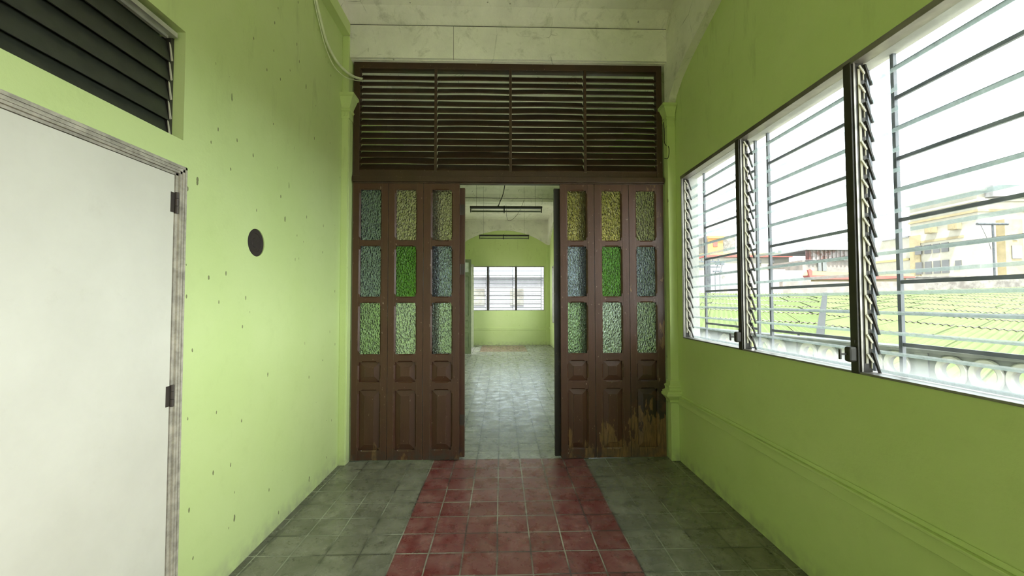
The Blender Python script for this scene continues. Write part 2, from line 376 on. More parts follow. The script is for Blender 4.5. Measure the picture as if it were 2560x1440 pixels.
for (y0, y1, z0, z1) in (WIN, (-3.6, -.5, .9, 2.6), (5.2, 9.2, .78, 2.57), (10.35, 12.95, .78, 2.57)):
    portal((XR + .16, (y0 + y1) / 2, (z0 + z1) / 2), (0, R(90), 0), z1 - z0, y1 - y0)
portal((.035, YF + .16, 1.9), (R(90), 0, R(180)), 2.85, 1.48)
portal((0, Y0 - .16, 1.05), (R(90), 0, 0), 1.0, 2.1)

# white vault spandrels with arched lower edge (right side), flat-topped on the left
arch = [(3.80, 3.31), (3.735, 3.315), (3.68, 3.40), (3.557, 3.495), (3.40, 3.565), (3.234, 3.623), (2.92, 3.715), (2.5, 3.81), (2.0, 3.86), (1.5, 3.84), (1.0, 3.76), (.5, 3.63), (.2, 3.50), (0, 3.33)]
m = MB(); m.plate([arch + [(Y0, 3.33), (Y0, CEIL), (3.80, CEIL)]], PY, XR - .07, XR)
tag(m.build('trim_1', M['plaster']), 'off-white plaster vault edge curving above the window wall', 'arch', kind=ST)
def seg_arch(y0, y1, zs, rise, n=24):
    out = []; h = (y1 - y0) / 2; r_ = (h * h + rise * rise) / (2 * rise)
    for k in range(n + 1):
        y = y0 + (y1 - y0) * k / n; out.append((y, zs + rise - r_ + math.sqrt(max(r_ * r_ - (y - (y0 + h)) ** 2, 0))))
    return out
low = [(3.95, 3.38)] + seg_arch(4.1, 9.75, 3.38, .5) + [(9.80, 3.38), (10.05, 3.38)] + seg_arch(10.1, 13.55, 3.38, .5) + [(13.60, 3.38)]
m = MB(); m.plate([low + [(13.60, CEIL), (3.95, CEIL)]], PY, XR - .07, XR)
tag(m.build('trim_2', M['plaster']), 'off-white plaster vault edge along the window side of the far room', 'arch', kind=ST)
m = MB(); m.plate([low + [(13.60, CEIL), (3.95, CEIL)]], PY, XL, XL + .07)
tag(m.build('trim_3', M['plaster']), 'off-white plaster vault edge along the closed side of the far room', 'arch', kind=ST)
m = MB(); m.plate([[(XL, 3.38)] + seg_arch(XL + .1, XR - .09, 3.376, .495) + [(XR, 3.37), (XR, CEIL), (XL, CEIL)]], PX, YF - .07, YF)
m.box((XL, YF - .10, CEIL - .05), (XR, YF - .07, CEIL))
tag(m.build('trim_4', M['plaster']), 'off-white plaster above the segmental arch of the far end wall', 'arch', kind=ST)
m = MB(); m.box((XL, Y0, 3.945), (XL + .07, 3.715, 4.06))
tag(m.build('trim_5', M['green']), 'green plaster ledge running along the top of the door-side wall', 'cornice', kind=ST)
m = MB(); m.box((XL, Y0, 4.06), (XL + .045, 3.8, CEIL))
tag(m.build('trim_6', M['plaster']), 'off-white strip between the green ledge and the ceiling', 'cornice', kind=ST)
def profile_x(name, prof, x0, x1, mat, label, cat):
    m = MB(); m.plate([prof], lambda y, x, z: (x, y, z), x0, x1); return tag(m.build(name, mat), label, cat, kind=ST)
profile_x('beam_1', [(3.765, 3.75), (3.765, 4.04), (3.748, 4.075), (3.70, 4.14), (3.64, 4.19), (3.52, CEIL), (4.25, CEIL), (4.08, 4.16), (3.99, 4.08), (3.99, 3.75)], XL, XR, M['plaster'], 'stained plaster beam curving into the ceiling above the louvred screen', 'beam')
profile_x('beam_2', [(9.80, 3.905), (9.80, 4.10), (9.74, 4.19), (9.62, CEIL), (10.28, CEIL), (10.14, 4.18), (10.08, 4.10), (10.08, 3.905)], XL, XR, M['plaster'], 'plaster ceiling beam crossing the far room above the hanging lamps', 'beam')
for i, (a, b) in enumerate(((-1.418, -.447), (-.444, 1.583))):
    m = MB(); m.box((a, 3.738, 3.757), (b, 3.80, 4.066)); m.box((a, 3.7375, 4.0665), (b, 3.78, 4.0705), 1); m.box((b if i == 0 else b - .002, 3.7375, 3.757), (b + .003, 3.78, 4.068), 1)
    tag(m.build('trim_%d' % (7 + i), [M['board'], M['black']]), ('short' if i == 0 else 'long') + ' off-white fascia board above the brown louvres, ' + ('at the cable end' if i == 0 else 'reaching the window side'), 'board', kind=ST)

# pilasters
def capital(par, x_in, sgn, ztop, zbot, yf, y1=3.95):
    """moulded cap: sgn +1 projects to +x (left pilaster), -1 to -x"""
    h = ztop - zbot; m = MB()
    prof = [(.060, 0), (.060, .10), (.045, .14), (.030, .30), (.012, .48), (.006, .56), (.018, .62), (.018, .66), (.004, .70), (.004, 1.0)]
    wall = x_in - sgn * .07
    rs = []
    for e, t in prof:
        z = ztop - t * h; xo = x_in + sgn * e; yo = yf - e
        rs.append([(wall, yo, z), (xo, yo, z), (xo, y1, z), (wall, y1, z)])
    m.frustum(rs); return m.build('capital', M['green'], par)
p = thing('pilaster_1', 'lime green pilaster with moulded capital between door-side wall and screen', 'pilaster', (XL + .03, 3.8, 0), kind=ST)
m = MB(); m.box((XL, 3.715, 0), (XL + .062, 3.95, 3.945)); m.box((XL, 3.73, 0), (XL + .068, 3.93, 3.17)); m.build('shaft', M['green'], p, bevel=.004)
capital(p, XL + .068, 1, 3.383, 3.165, 3.715)
m = MB()
for k in range(2): m.box((XL + .018 + k * .024, 3.706, 3.19), (XL + .032 + k * .024, 3.716, 3.225))
m.build('dentil', M['green'], p)
p = thing('pilaster_2', 'lime green pilaster with capital and stepped base block beside the window wall', 'pilaster', (XR - .03, 3.8, 0), kind=ST)
m = MB(); m.box((XR - .078, 3.725, 0), (XR, 3.95, 3.31)); m.build('shaft', M['green'], p, bevel=.004)
capital(p, XR - .078, -1, 3.325, 3.13, 3.725)
m = MB(); rs = []
for e, z in ((.002, .500), (.016, .512), (.020, .530), (.040, .552), (.062, .575), (.062, .592), (.052, .598), (.052, .612), (.028, .622), (.028, .645), (.034, .652), (.034, .664), (.012, .676), (.012, .700), (.002, .712)):
    rs.append([(XR, 3.725 - e, z + .03), (XR - .078 - e, 3.725 - e, z + .03), (XR - .078 - e, 3.95, z + .03), (XR, 3.95, z + .03)])
m.frustum(rs); m.build('base_block', M['green'], p)
p = thing('pilaster_3', 'small green pilaster in the far corner of the end wall', 'pilaster', (XR - .05, YF - .05, 0), kind=ST)
m = MB(); m.box((XR - .12, YF - .06, 0), (XR, YF, 3.40)); m.build('shaft', M['green'], p)
m = MB(); m.box((XR - .17, YF - .10, .565), (XR, YF, .60)); m.box((XR - .15, YF - .08, .50), (XR, YF, .565)); m.build('base_block', M['green'], p)
for i, (a, b) in enumerate((((Y0, 3.725)), ((3.95, YF)))):
    m = MB(); m.box((XR - .016, a, .520), (XR, b, .582)); m.box((XR - .026, a, .582), (XR, b, .596)); m.box((XR - .008, a, .596), (XR, b, .618))
    tag(m.build('trim_%d' % (9 + i), M['green'], bevel=.003), ('green chair rail moulding under the long glass louvre window', 'green chair rail moulding on the window side of the far room')[i], 'chair rail', kind=ST)
m = MB(); m.box((XL, YF - .015, .50), (XR - .12, YF, .575)); m.box((XL, YF - .02, .55), (XR - .12, YF, .565))
tag(m.build('trim_11', M['green'], bevel=.003), 'green chair rail moulding under the far end window', 'chair rail', kind=ST)

# ---------------------------------------------------------------- wooden screen: transom louvres
YP = 3.80
t = thing('transom_louvre', 'wide dark brown wooden louvre transom of four bays above the folding doors', 'louvre', (.08, 3.83, 2.6), kind=ST)
m = MB(); m.box((-1.392, YP, 3.690), (1.555, YP + .085, 3.752)); m.box((-1.392, YP, 2.66), (-1.335, YP + .06, 3.70)); m.box((1.500, YP, 2.66), (1.555, YP + .06, 3.70))
m.box((-1.335, YP + .004, 2.655), (1.50, YP + .06, 2.722)); m.build('frame', M['brownclean'], t, bevel=.003)
m = MB(); m.box((-1.392, YP - .022, 2.600), (1.56, YP + .06, 2.655)); m.box((-1.392, YP - .010, 2.588), (1.56, YP + .05, 2.60)); lab(m.build('rail', M['brownclean'], t, bevel=.004), 'scuffed brown rail across the door heads')
bays = [(-1.335, -.632), (-.608, .080), (.104, .796), (.820, 1.500)]
for x in (-.632, .080, .796):
    m = MB(); m.box((x, YP - .004, 2.70), (x + .024, YP + .03, 3.705)); m.build('mullion', M['brownclean'], t, bevel=.002)
for bi, (a, b) in enumerate(bays):
    m = MB()
    for k in range(15):
        z = 3.622 - k * .0621; th = R(45 + random.uniform(-1.5, 1.5)); rl = random.uniform(-.003, .003); wd = .112
        c0 = Vector((0, YP + .042, z)); d = Vector((0, math.cos(th), math.sin(th))); n = Vector((0, -math.sin(th), math.cos(th)))
        segs = 6; vs = []; fs = []; bow = random.choice((0, 0, .003, .006, -.002))
        for i in range(segs + 1):
            x = a + (b - a) * i / segs; off = Vector((0, 0, rl * (i / segs - .5) + bow * math.sin(math.pi * i / segs)))
            for s_, t_ in ((-.5, -.5), (.5, -.5), (.5, .5), (-.5, .5)):
                q_ = c0 + off + d * (s_ * wd) + n * (t_ * .0085); vs.append((x, q_.y, q_.z))
        for i in range(segs):
            for j in range(4):
                jj = (j + 1) % 4; fs.append((4 * i + j, 4 * i + jj, 4 * i + 4 + jj, 4 * i + 4 + j))
        fs += [(3, 2, 1, 0), (4 * segs, 4 * segs + 1, 4 * segs + 2, 4 * segs + 3)]
        m.add(vs, fs)
    m.build('slat_panel', M['brownclean'], t)

# ---------------------------------------------------------------- panelled door leaves
def stopped(u0, u1, v0, v1, e=.009, k=.020):
    """rectangle whose sides widen by e except near the corners (stopped chamfer)"""
    a = k; b = k + .012
    return [(u0, v0), (u0 + a, v0), (u0 + b, v0 - e), (u1 - b, v0 - e), (u1 - a, v0), (u1, v0),
            (u1, v0 + a), (u1 + e, v0 + b), (u1 + e, v1 - b), (u1, v1 - a), (u1, v1),
            (u1 - a, v1), (u1 - b, v1 + e), (u0 + b, v1 + e), (u0 + a, v1), (u0, v1),
            (u0, v1 - a), (u0 - e, v1 - b), (u0 - e, v0 + b), (u0, v0 + a)]
def leaf(name, label, u0, u1, z0, z1, y, opens, P=None, th=.042, mat=None, edge=None, parent=None):
    """opens: (u0,u1,z0,z1,kind,mat,label) ; P maps (u,depth,z)"""
    P = P or (lambda u, d, z: (u, y + d, z)); mat = mat or M['brown']
    t = thing(name, label, 'door', P((u0 + u1) / 2, th / 2, z0), kind=ST)
    m = MB()
    g_ = .0026; R0 = rect(u0 + g_, u1 - g_, z0, z1)
    m.plate([R0] + [stopped(*o[:4], e=.011) for o in opens], P, 0, .011, loops2=[R0] + [stopped(*o[:4], e=0.0) for o in opens])
    m.plate([R0] + [rect(*o[:4]) for o in opens], P, .011, th - .010)
    m.plate([R0] + [stopped(*o[:4]) for o in opens], P, th - .010, th)
    oa, ob = opens[0][0] - .014, opens[0][1] + .014
    if len(opens) == 5:                                              # stiles stand a hair proud of the rails
        m.plate([rect(u0 + g_, oa, z0, z1)], P, -.0022, 0); m.plate([rect(ob, u1 - g_, z0, z1)], P, -.0022, 0)
    m.build('frame', mat, t)
    for (a, b, c_, d_, kind, gm, gl) in opens:
        if kind == 'glass':
            m = MB(); m.box((0, 0, 0), (0, 0, 0)); m = MB()
            m.plate([rect(a - .002, b + .002, c_ - .002, d_ + .002)], P, .019, .024)
            lab(m.build('glass_pane', gm, t), gl)
        else:
            m = MB(); ins = min(b - a, d_ - c_) * .27
            def rc(e, dd): return [P(a + e, dd, c_ + e), P(b - e, dd, c_ + e), P(b - e, dd, d_ - e), P(a + e, dd, d_ - e)]
            m.frustum([rc(-.001, th - .016), rc(-.001, .020), rc(ins, .010), rc(ins + .0015, .006), rc(ins + .004, .006)])
            m.build('raised_panel', mat, t)
    return t
def std(a, b, g):
    names = dict(blue='blue hammered glass', slateb='slate blue hammered glass', straw='straw coloured hammered glass', amber='amber hammered glass', lime='bright green hammered glass', pale='pale green hammered glass', mint='milky green hammered glass', khaki='khaki hammered glass', clear='colourless glass')
    return [(a, b, 2.052, 2.528, 'glass', GL[g[0]], names[g[0]]), (a, b, 1.520, 1.994, 'glass', GL[g[1]], names[g[1]]), (a, b, .984, 1.461, 'glass', GL[g[2]], names[g[2]]),
            (a, b, .727, .911, 'panel', None, ''), (a, b, .102, .648, 'panel', None, '')]
D = [((-1.390, -1.057), (-1.319, -1.130), ('blue', 'blue', 'pale'), 'brown folding door leaf with two blue panes above a green one, hung at the pilaster'),
     ((-1.057, -.729), (-.987, -.800), ('straw', 'lime', 'mint'), 'brown door leaf with straw top pane and solid bright green middle pane'),
     ((-.729, -.389), (-.648, -.465), ('straw', 'slateb', 'mint'), 'brown door leaf with straw, slate blue and milky green panes at the opening'),
     ((.560, .888), (.632, .811), ('amber', 'slateb', 'pale'), 'brown door leaf with brownish amber top pane at the opening'),
     ((.888, 1.220), (.962, 1.143), ('amber', 'lime', 'mint'), 'brown door leaf with amber top and hammered green middle pane, peeled at its foot'),
     ((1.220, 1.556), (1.293, 1.474), ('khaki', 'slateb', 'mint'), 'brown door leaf with khaki top pane and rotten foot beside window-side pilaster')]
for i, ((a, b), (c_, d_), g, l) in enumerate(D):
    leaf('door_%d' % (i + 1), l, a, b, .012, 2.587, YP, std(c_, d_, g))
# folded leaves standing behind the opening edges
def folded(idx, hinge_x, sgn, deg, label, mat):
    ca, sa = math.cos(R(deg)), math.sin(R(deg))
    P = lambda u, d, z: (hinge_x + sgn * (u * ca - 0 * d) , 3.848 + d + u * sa, z)
    L = leaf('door_%d' % idx, label, 0, .33, .014, 2.560, 0, std(.07, .255, ('clear', 'clear', 'clear')), P=P, mat=mat)
    return L
f1 = folded(7, -.343, -1, 3, 'brown door leaf folded back behind the leaf with milky green pane', M['brown'])
for z in (1.78, .36, 2.35):
    m = MB(); m.box((-.385, 3.843, z - .05), (-.347, 3.849, z + .05)); m.tube([(-.388, 3.845, z - .05), (-.388, 3.845, z + .05)], .006)
    m.build('hinge', M['iron'], f1)
f2 = folded(8, .507, 1, 4, 'near-black door leaf folded back behind the leaf with amber top pane', M['brownback'])  # whole leaf in one near-black brown, darker than the other leaves

# ---------------------------------------------------------------- glass louvre windows
def jalousie(name, label, P, W, z0, z1, posts, grille=True, detail=True, nb=16, cat='window', dusty=None, op=True, pw=.04):
    """P(u,d,z): u along the wall, d outward; panels between posts (u start of each post face)"""
    t = thing(name, label, cat, P(W / 2, .05, z0), kind=ST)
    m = MB(); f = .012
    for a in ((0, W, z1 - f, z1), (0, W, z0, z0 + .010), (0, .010, z0, z1), (W - .010, W, z0, z1)):
        m.plate([rect(*a)], P, -.006, .062)
    m.plate([rect(-.012, W + .012, z1 - .002, z1 + .018)], P, -.006, .004)
    m.build('frame', M['frame'], t, bevel=.0015)
    edges = [0] + posts + [W]
    for u in posts:
        m = MB(); m.plate([rect(u, u + pw, z0 + .002, z1 - .002)], P, -.010, .058); m.build('mullion', M['post'], t, bevel=.002)
    starts = [.010] + [u + pw for u in posts]; ends = posts + [W - .010]
    pitch = (z1 - z0 - .03) / nb
    for a, b in zip(starts, ends):
        ua = a + .002
        if detail:
            m = MB(); m.plate([rect(ua, ua + .004, z0 + .012, z1 - .012)], P, .001, .010); m.build('channel', M['frame'], t)
            m = MB(); m.plate([rect(ua, ua + .003, z0 + .012, z1 - .012)], P, .012, .050); m.build('side_plate', M['post'], t)
            m = MB(); m.plate([rect(ua + .004, ua + .007, z0 + .05, z1 - .04)], P, .020, .031); m.build('link_bar', M['clip'], t)
            mc = MB(); mh = MB()
            for k in range(nb):
                zt = z1 - .030 - k * pitch
                mc.plate([[(.020, zt + .002), (.027, zt + .006), (.050, zt - .030), (.049, zt - .037), (.043, zt - .035)]], lambda u, d, z: P(ua + .008 + d, u, z), 0, .005)
                mc.plate([rect(.0425, .0465, zt - .062, zt - .036)], lambda u, d, z: P(ua + .006 + d, u, z), 0, .004)
                mh.plate([[(.047, zt + .010), (.056, zt + .010), (.086, zt - .088), (.078, zt - .088)]], lambda u, d, z: P(ua + .003 + d, u, z), 0, .010)
            mc.build('lever_set', M['clip'], t); mh.build('blade_holder', M['post'], t)
        m = MB()
        for k in range(nb):
            zt = z1 - .012 - k * pitch; h = min(.1005, zt - z0 - .011); o_ = .027
            vs = [P(ua + .004, .055, zt), P(b - .003, .055, zt), P(b - .003, .055 + o_, zt - h), P(ua + .004, .055 + o_, zt - h)]
            th = .005; vs += [P(ua + .004, .055 + th, zt), P(b - .003, .055 + th, zt), P(b - .003, .055 + o_ + th, zt - h), P(ua + .004, .055 + o_ + th, zt - h)]
            m.add(vs, ((0, 1, 2, 3), (7, 6, 5, 4), (0, 4, 5, 1), (1, 5, 6, 2), (2, 6, 7, 3), (3, 7, 4, 0)))
        for k in range(nb):                                          # ground, dusty lower edge of every blade
            zt = z1 - .012 - k * pitch; h = min(.1005, zt - z0 - .011); o_ = .027; q0 = 1 - .015 / h
            pts = []
            for f_, dd in ((q0, .0), (1, .0), (1, .0052), (q0, .0052)):
                dd2 = .055 + o_ * f_ + dd
                pts.append((dd2 - .0004 if dd == 0 else dd2, zt - h * f_ - (.0006 if f_ == 1 else 0)))
            vs = [P(ua + .004, d_, z_) for d_, z_ in pts] + [P(b - .003, d_, z_) for d_, z_ in pts]
            m.add(vs, ((0, 1, 5, 4), (1, 2, 6, 5), (2, 3, 7, 6)), 1)
        m.build('glass_blades', [M['blade'], M['bedge']], t)
        if detail and op:
            if b > W - .02: continue
            zc = z0 + .090
            m = MB(); m.plate([rect(b + .004, b + .036, zc - .036, zc + .036)], P, -.046, -.008); o = m.build('crank_box', M['post'], t, bevel=.009)
            m = MB(); m.plate([rect(b + .016, b + .022, zc - .004, zc + .004)], P, -.075, -.045); m.plate([rect(b + .014, b + .024, zc - .024, zc + .024)], P, -.081, -.074)
            h_ = m.build('crank_handle', M['post'], None); h_.parent = o
            m = MB(); m.plate([rect(b + .012, b + .030, zc + .05, zc + .066)], P, -.016, -.010); m.build('catch', M['post'], t)
    return t
PR = lambda u, d, z: (XR + d, 3.62 - u, z)
posts = [.864, 1.76, 2.655]
jalousie('window_1', 'long aluminium framed glass louvre window with crank handles in the corridor wall', PR, 3.52, WIN[2], WIN[3], posts)
PF = lambda u, d, z: (-1.39 + u, YF + d, z)
jalousie('window_2', 'glass louvre window in the end wall seen through the doorway', PF, 2.851, 1.156, 2.637, [.915, 1.864], detail=False, pw=.066)
PB = lambda u, d, z: (XR + d, 12.95 - u, z)
jalousie('window_3', 'side window of the far room just visible past the folded door', PB, 2.6, .78, 2.57, [.84, 1.70], detail=False, nb=20)
PB2 = lambda u, d, z: (XR + d, 9.20 - u, z)
jalousie('window_4', 'side window of the far room hidden behind the screen', PB2, 4.0, .78, 2.57, [.98, 1.98, 2.98], detail=False, nb=20)
for n_, (P, W, z0, z1, l) in enumerate(((PR, 3.52, WIN[2], WIN[3], 'pale unpainted reveal lining the long louvre window opening'), (PF, 2.851, 1.156, 2.637, 'pale unpainted reveal lining the end window opening'))):
    m = MB(); m.plate([rect(-.0, W, z1 - .004, z1 - .0005)], P, .063, .150); m.plate([rect(0, W, z0 + .0005, z0 + .004)], P, .063, .150); m.plate([rect(.0005, .004, z0, z1)], P, .063, .150); m.plate([rect(W - .004, W - .0005, z0, z1)], P, .063, .150)
    tag(m.build('trim_%d' % (13 + n_), M['reveal']), l, 'window reveal', kind=ST)
# iron grille units outside each louvre window
def grille(units, P, z0, z1, label, loc, zs=None):
    t = thing('window_grille', label, 'window grille', loc, kind=ST)
    zs = zs or [1.142 + .1387 * k for k in range(11)]
    for a, b in units:
        m = MB()
        for u in (a, b): m.plate([rect(u - .008, u + .008, z0, z1)], P, .126, .142)
        for z in zs:
            if z < z1: m.plate([rect(a, b, z - .008, z + .008)], P, .130, .142)
        m.build('bar_panel', M['grille'], t)
grille([(.151, .869), (1.001, 1.733), (1.865, 2.600), (2.730, 3.46)], PR, WIN[2], WIN[3], 'grey iron bars outside the long louvre window in welded panels', (XR + .13, 1.9, WIN[2]))
grille([(.08, .88), (.99, 1.79), (1.93, 2.76)], PF, 1.156, 2.637, 'grey iron bars outside the far end window', (0, YF + .13, 1.156), [1.25 + .139 * k for k in range(10)])

# ---------------------------------------------------------------- white flush door, frame, transom louvre
t = thing('door_9', 'cream white flush door in the green wall, closed', 'door', (XL, 1.4, 0), kind=ST)
m = MB(); m.box((XL - .042, 1.04, .006), (XL - .002, 1.846, 2.048)); m.build('leaf_panel', M['door'], t, bevel=.002)
for z in (1.923, 1.058, .20):
    m = MB(); m.tube([(XL + .004, 1.853, z - .048), (XL + .004, 1.853, z - .016)], .0075); m.tube([(XL + .004, 1.853, z - .014), (XL + .004, 1.853, z + .018)], .0075); m.tube([(XL + .004, 1.853, z + .020), (XL + .004, 1.853, z + .048)], .0075)
    m.box((XL - .003, 1.826, z - .045), (XL, 1.853, z + .045)); m.build('hinge', M['iron'], t)
m = MB(); kx = XL + .062; pts = [(XL, 1.105, .93), (XL + .010, 1.105, .93), (XL + .012, 1.105, .93), (XL + .035, 1.105, .93), (XL + .042, 1.105, .93), (XL + .055, 1.105, .93), (XL + .066, 1.105, .93), (XL + .070, 1.105, .93)]
m.tube(pts, [.030, .030, .012, .012, .024, .029, .024, .008], 24); m.build('door_knob', M['chrome'], t, smooth=True)
t = thing('trim_12', 'ribbed grey-white wooden frame around the cream flush door', 'door frame', (XL, 1.87, 0), kind=ST)
m = MB(); ribs = [(0, .006, .006), (.006, .016, .014), (.016, .020, .010), (.020, .030, .013), (.030, .040, .009)]
for o_, e_, d_ in ribs:
    y0, y1 = 1.904 - e_, 1.904 - o_; z0, z1 = 2.1007 - e_, 2.1007 - o_
    m.box((XL - .02, y0, 0), (XL + d_, y1, z1)); m.box((XL - .02, .96, z0), (XL + d_, y1, z1)); m.box((XL - .02, .96 + o_, 0), (XL + d_, .96 + e_, z1))
m.box((XL - .06, 1.850, 0), (XL - .0, 1.866, 2.06)); m.box((XL - .06, 1.0, 2.050), (XL - .0, 1.866, 2.066)); m.box((XL - .06, .998, 0), (XL, 1.036, 2.06))
m.box((XL - .06, 1.0, 0), (XL - .045, 1.866, 2.06))
m.build('moulding', M['wood'], t)
t = thing('window_5', 'closed dark louvre vent high over the cream flush door', 'window', (XL - .05, 1.4, 2.25), kind=ST)
m = MB(); m.box((XL - .062, TR[0], 2.690), (XL - .018, 1.862, 2.712)); m.box((XL - .062, TR[0], 2.678), (XL - .046, 1.845, 2.690)); m.build('head_rail', M['bright'], t)
m = MB(); m.box((XL - .10, TR[0], TR[2]), (XL - .052, TR[1], TR[2] + .004)); m.box((XL - .11, 1.868, TR[2]), (XL - .052, 1.886, 2.70)); m.build('side_channel', M['post'], t)
m = MB()
for k in range(5):
    zt = 2.672 - k * .0905
    m.add([(XL - .056, 1.862, zt), (XL - .052, 1.862, zt - .010), (XL - .040, 1.862, zt - .086), (XL - .046, 1.862, zt - .088), (XL - .056, 1.868, zt), (XL - .052, 1.868, zt - .010), (XL - .040, 1.868, zt - .086), (XL - .046, 1.868, zt - .088)],
          ((0, 1, 2, 3), (7, 6, 5, 4), (0, 4, 5, 1), (1, 5, 6, 2), (2, 6, 7, 3), (3, 7, 4, 0)))
m.build('blade_holder', M['clip'], t)
m = MB()
for k in range(5):
    zt = 2.676 - k * .0905; a, b = XL - .070, XL - .047; h = .0985 if k < 4 else .092
    m.add([(a, TR[0], zt), (a, 1.862, zt), (b, 1.862, zt - h), (b, TR[0], zt - h), (a - .006, TR[0], zt), (a - .006, 1.862, zt), (b - .006, 1.862, zt - h), (b - .006, TR[0], zt - h)],
          ((0, 1, 2, 3), (7, 6, 5, 4), (0, 4, 5, 1), (1, 5, 6, 2), (2, 6, 7, 3), (3, 7, 4, 0)))
m.box((XL - .15, TR[0], TR[2]), (XL - .12, TR[1], TR[3])); m.build('blades', M['slate'], t)
# round plugged hole
m = MB(); n = 48; rr = [(.083, -.030), (.083, -.006), (.079, -.004), (.058, -.005), (.056, -.008), (.030, -.008), (.028, -.006), (.006, -.006)]
vs = []; fs = []
for r_, x in rr:
    for k in range(n): a = 2 * math.pi * k / n; vs.append((XL + x, HO[0] + r_ * math.cos(a), HO[1] + r_ * math.sin(a)))
for i in range(len(rr) - 1):
    for k in range(n): j = (k + 1) % n; fs.append((i * n + k, i * n + j, (i + 1) * n + j, (i + 1) * n + k))
fs += [tuple(range(n)), tuple((len(rr) - 1) * n + k for k in range(n))]
m.add(vs, fs); tag(m.build('hole_cover', M['hole']), 'round dark brown disc plugging a hole in the green wall', 'cover')

# ---------------------------------------------------------------- cables in the corridor
cp = [(-1.452, 3.03, 4.05), (-1.452, 3.13, 3.86), (-1.450, 3.22, 3.74), (-1.445, 3.32, 3.63), (-1.425, 3.46, 3.56), (-1.39, 3.60, 3.54), (-1.35, 3.72, 3.555), (-1.315, 3.83, 3.60)]
m = MB(); m.tube(smooth_path([(-1.455, 2.80, CEIL - .02), (-1.453, 2.90, 4.17)] + cp), .0115, 10); tag(m.build('electric_cable', M['cable'], smooth=True), 'thick cream cable sagging from the ceiling corner into the louvres', 'cable')
c2 = [(-1.458, 2.98, 4.09), (-1.458, 3.12, 3.83), (-1.455, 3.22, 3.69), (-1.45, 3.33, 3.57), (-1.435, 3.46, 3.50), (-1.405, 3.60, 3.495), (-1.36, 3.72, 3.53), (-1.32, 3.84, 3.585)]
m = MB(); m.tube(smooth_path([(-1.458, 2.80, CEIL - .02)] + c2), .0045, 6); tag(m.build('electric_cable', M['cable'], smooth=True), 'thin green-painted wire hanging just under the thick cream cable', 'cable')
m = MB(); m.tube(smooth_path([(1.562, 3.79, 3.22), (1.566, 3.78, 3.10), (1.567, 3.775, 2.98), (1.580, 3.722, 2.93), (1.584, 3.721, 2.87), (1.572, 3.722, 2.82), (1.564, 3.78, 2.84)]), .003, 6)
tag(m.build('loose_wire', M['black'], smooth=True), 'thin black wire looping out beside the window-side pilaster', 'wire')

# ---------------------------------------------------------------- far room: lamps, wires, doors
def lamp(label, xc, y, z, ln, clip_u, wires, cord):
    t = thing('fluorescent_lamp', label, 'ceiling lamp', (xc, y, z), group='hanging fluorescent lamps')
    x0, x1 = xc - ln / 2, xc + ln / 2
    m = MB(); m.plate([[(-.030, .020), (.030, .020), (.045, -.012), (-.045, -.012)]], lambda u, d, zz: (d, y + u, z + zz), x0, x1); m.build('housing', M['fixture'], t)
    m = MB(); m.tube([(x0 + .025, y, z - .062), (x1 - .025, y, z - .062)], .015, 12); m.build('tube', M['tube'], t, smooth=True)
    for x in (x0 + .012, x1 - .012):
        m = MB(); m.box((x - .008, y - .014, z - .080), (x + .008, y + .014, z - .010)); m.build('end_holder', M['fixture'], t)
    m = MB(); m.box((x0 + clip_u - .009, y - .048, z - .085), (x0 + clip_u + .009, y + .02, z + .024)); m.build('starter_clip', M['black'], t)
    for x, zt in wires:
        m = MB(); m.tube([(x, y, z + .018), (x, y, zt)], .0022, 6); m.build('hanging_wire', M['black'], t)
    return t
lamp('dark fluorescent lamp hanging lower and nearer the doorway', .085, 6.6, 3.012, 1.186, .56, [(-.40, CEIL), (.565, CEIL)], None)
lamp('smaller-looking fluorescent lamp hanging before the arched end wall', .075, 9.6, 3.035, 1.19, .575, [(-.42, CEIL), (.557, CEIL)], None)
m = MB(); m.tube(smooth_path([(.14, 6.3, CEIL), (.12, 6.35, 3.9), (.09, 6.45, 3.55), (.04, 6.55, 3.25), (-.02, 6.6, 3.10), (-.045, 6.6, 3.035)]), .007, 8)
m.box((-.06, 6.585, 3.030), (-.03, 6.615, 3.045)); tag(m.build('power_cord', M['black'], smooth=True), 'black power cord running down to the nearer hanging lamp', 'cord')
m = MB(); m.tube([(XL + .07, 9.78, 3.995), (-.4, 9.76, 3.985), (.5, 9.76, 3.975), (XR - .07, 9.78, 3.965)], .006, 6)
tag(m.build('power_cord', M['black']), 'straight black cable strung across the ceiling beam', 'cord')
m = MB(); m.tube(smooth_path([(-1.2, 11.0, CEIL - .01), (-.6, 11.0, CEIL - .04), (-.15, 11.0, CEIL - .07), (.08, 11.0, CEIL - .03)]), .006, 6)
tag(m.build('power_cord', M['wood']), 'slack grey cable leading along the ceiling to the junction box', 'cord')
m = MB(); m.tube([(.12, 11, CEIL - .005), (.12, 11, CEIL - .045)], .055, 16); m.tube([(.12, 11, CEIL - .045), (.12, 11, CEIL - .07)], .03, 12)
tag(m.build('junction_box', M['wood']), 'round grey ceiling junction box above the lamps', 'junction box')
m = MB(); m.tube(smooth_path([(.13, 10.95, CEIL - .07), (.14, 10.7, 3.95), (.15, 10.4, 3.66), (.19, 10.2, 3.52), (.30, 10.0, 3.52), (.42, 9.8, 3.62), (.49, 9.65, 3.74), (.555, 9.6, 3.9)]), .004, 6)
tag(m.build('power_cord', M['black']), 'thin looping cord from the junction box to the farther lamp', 'cord')
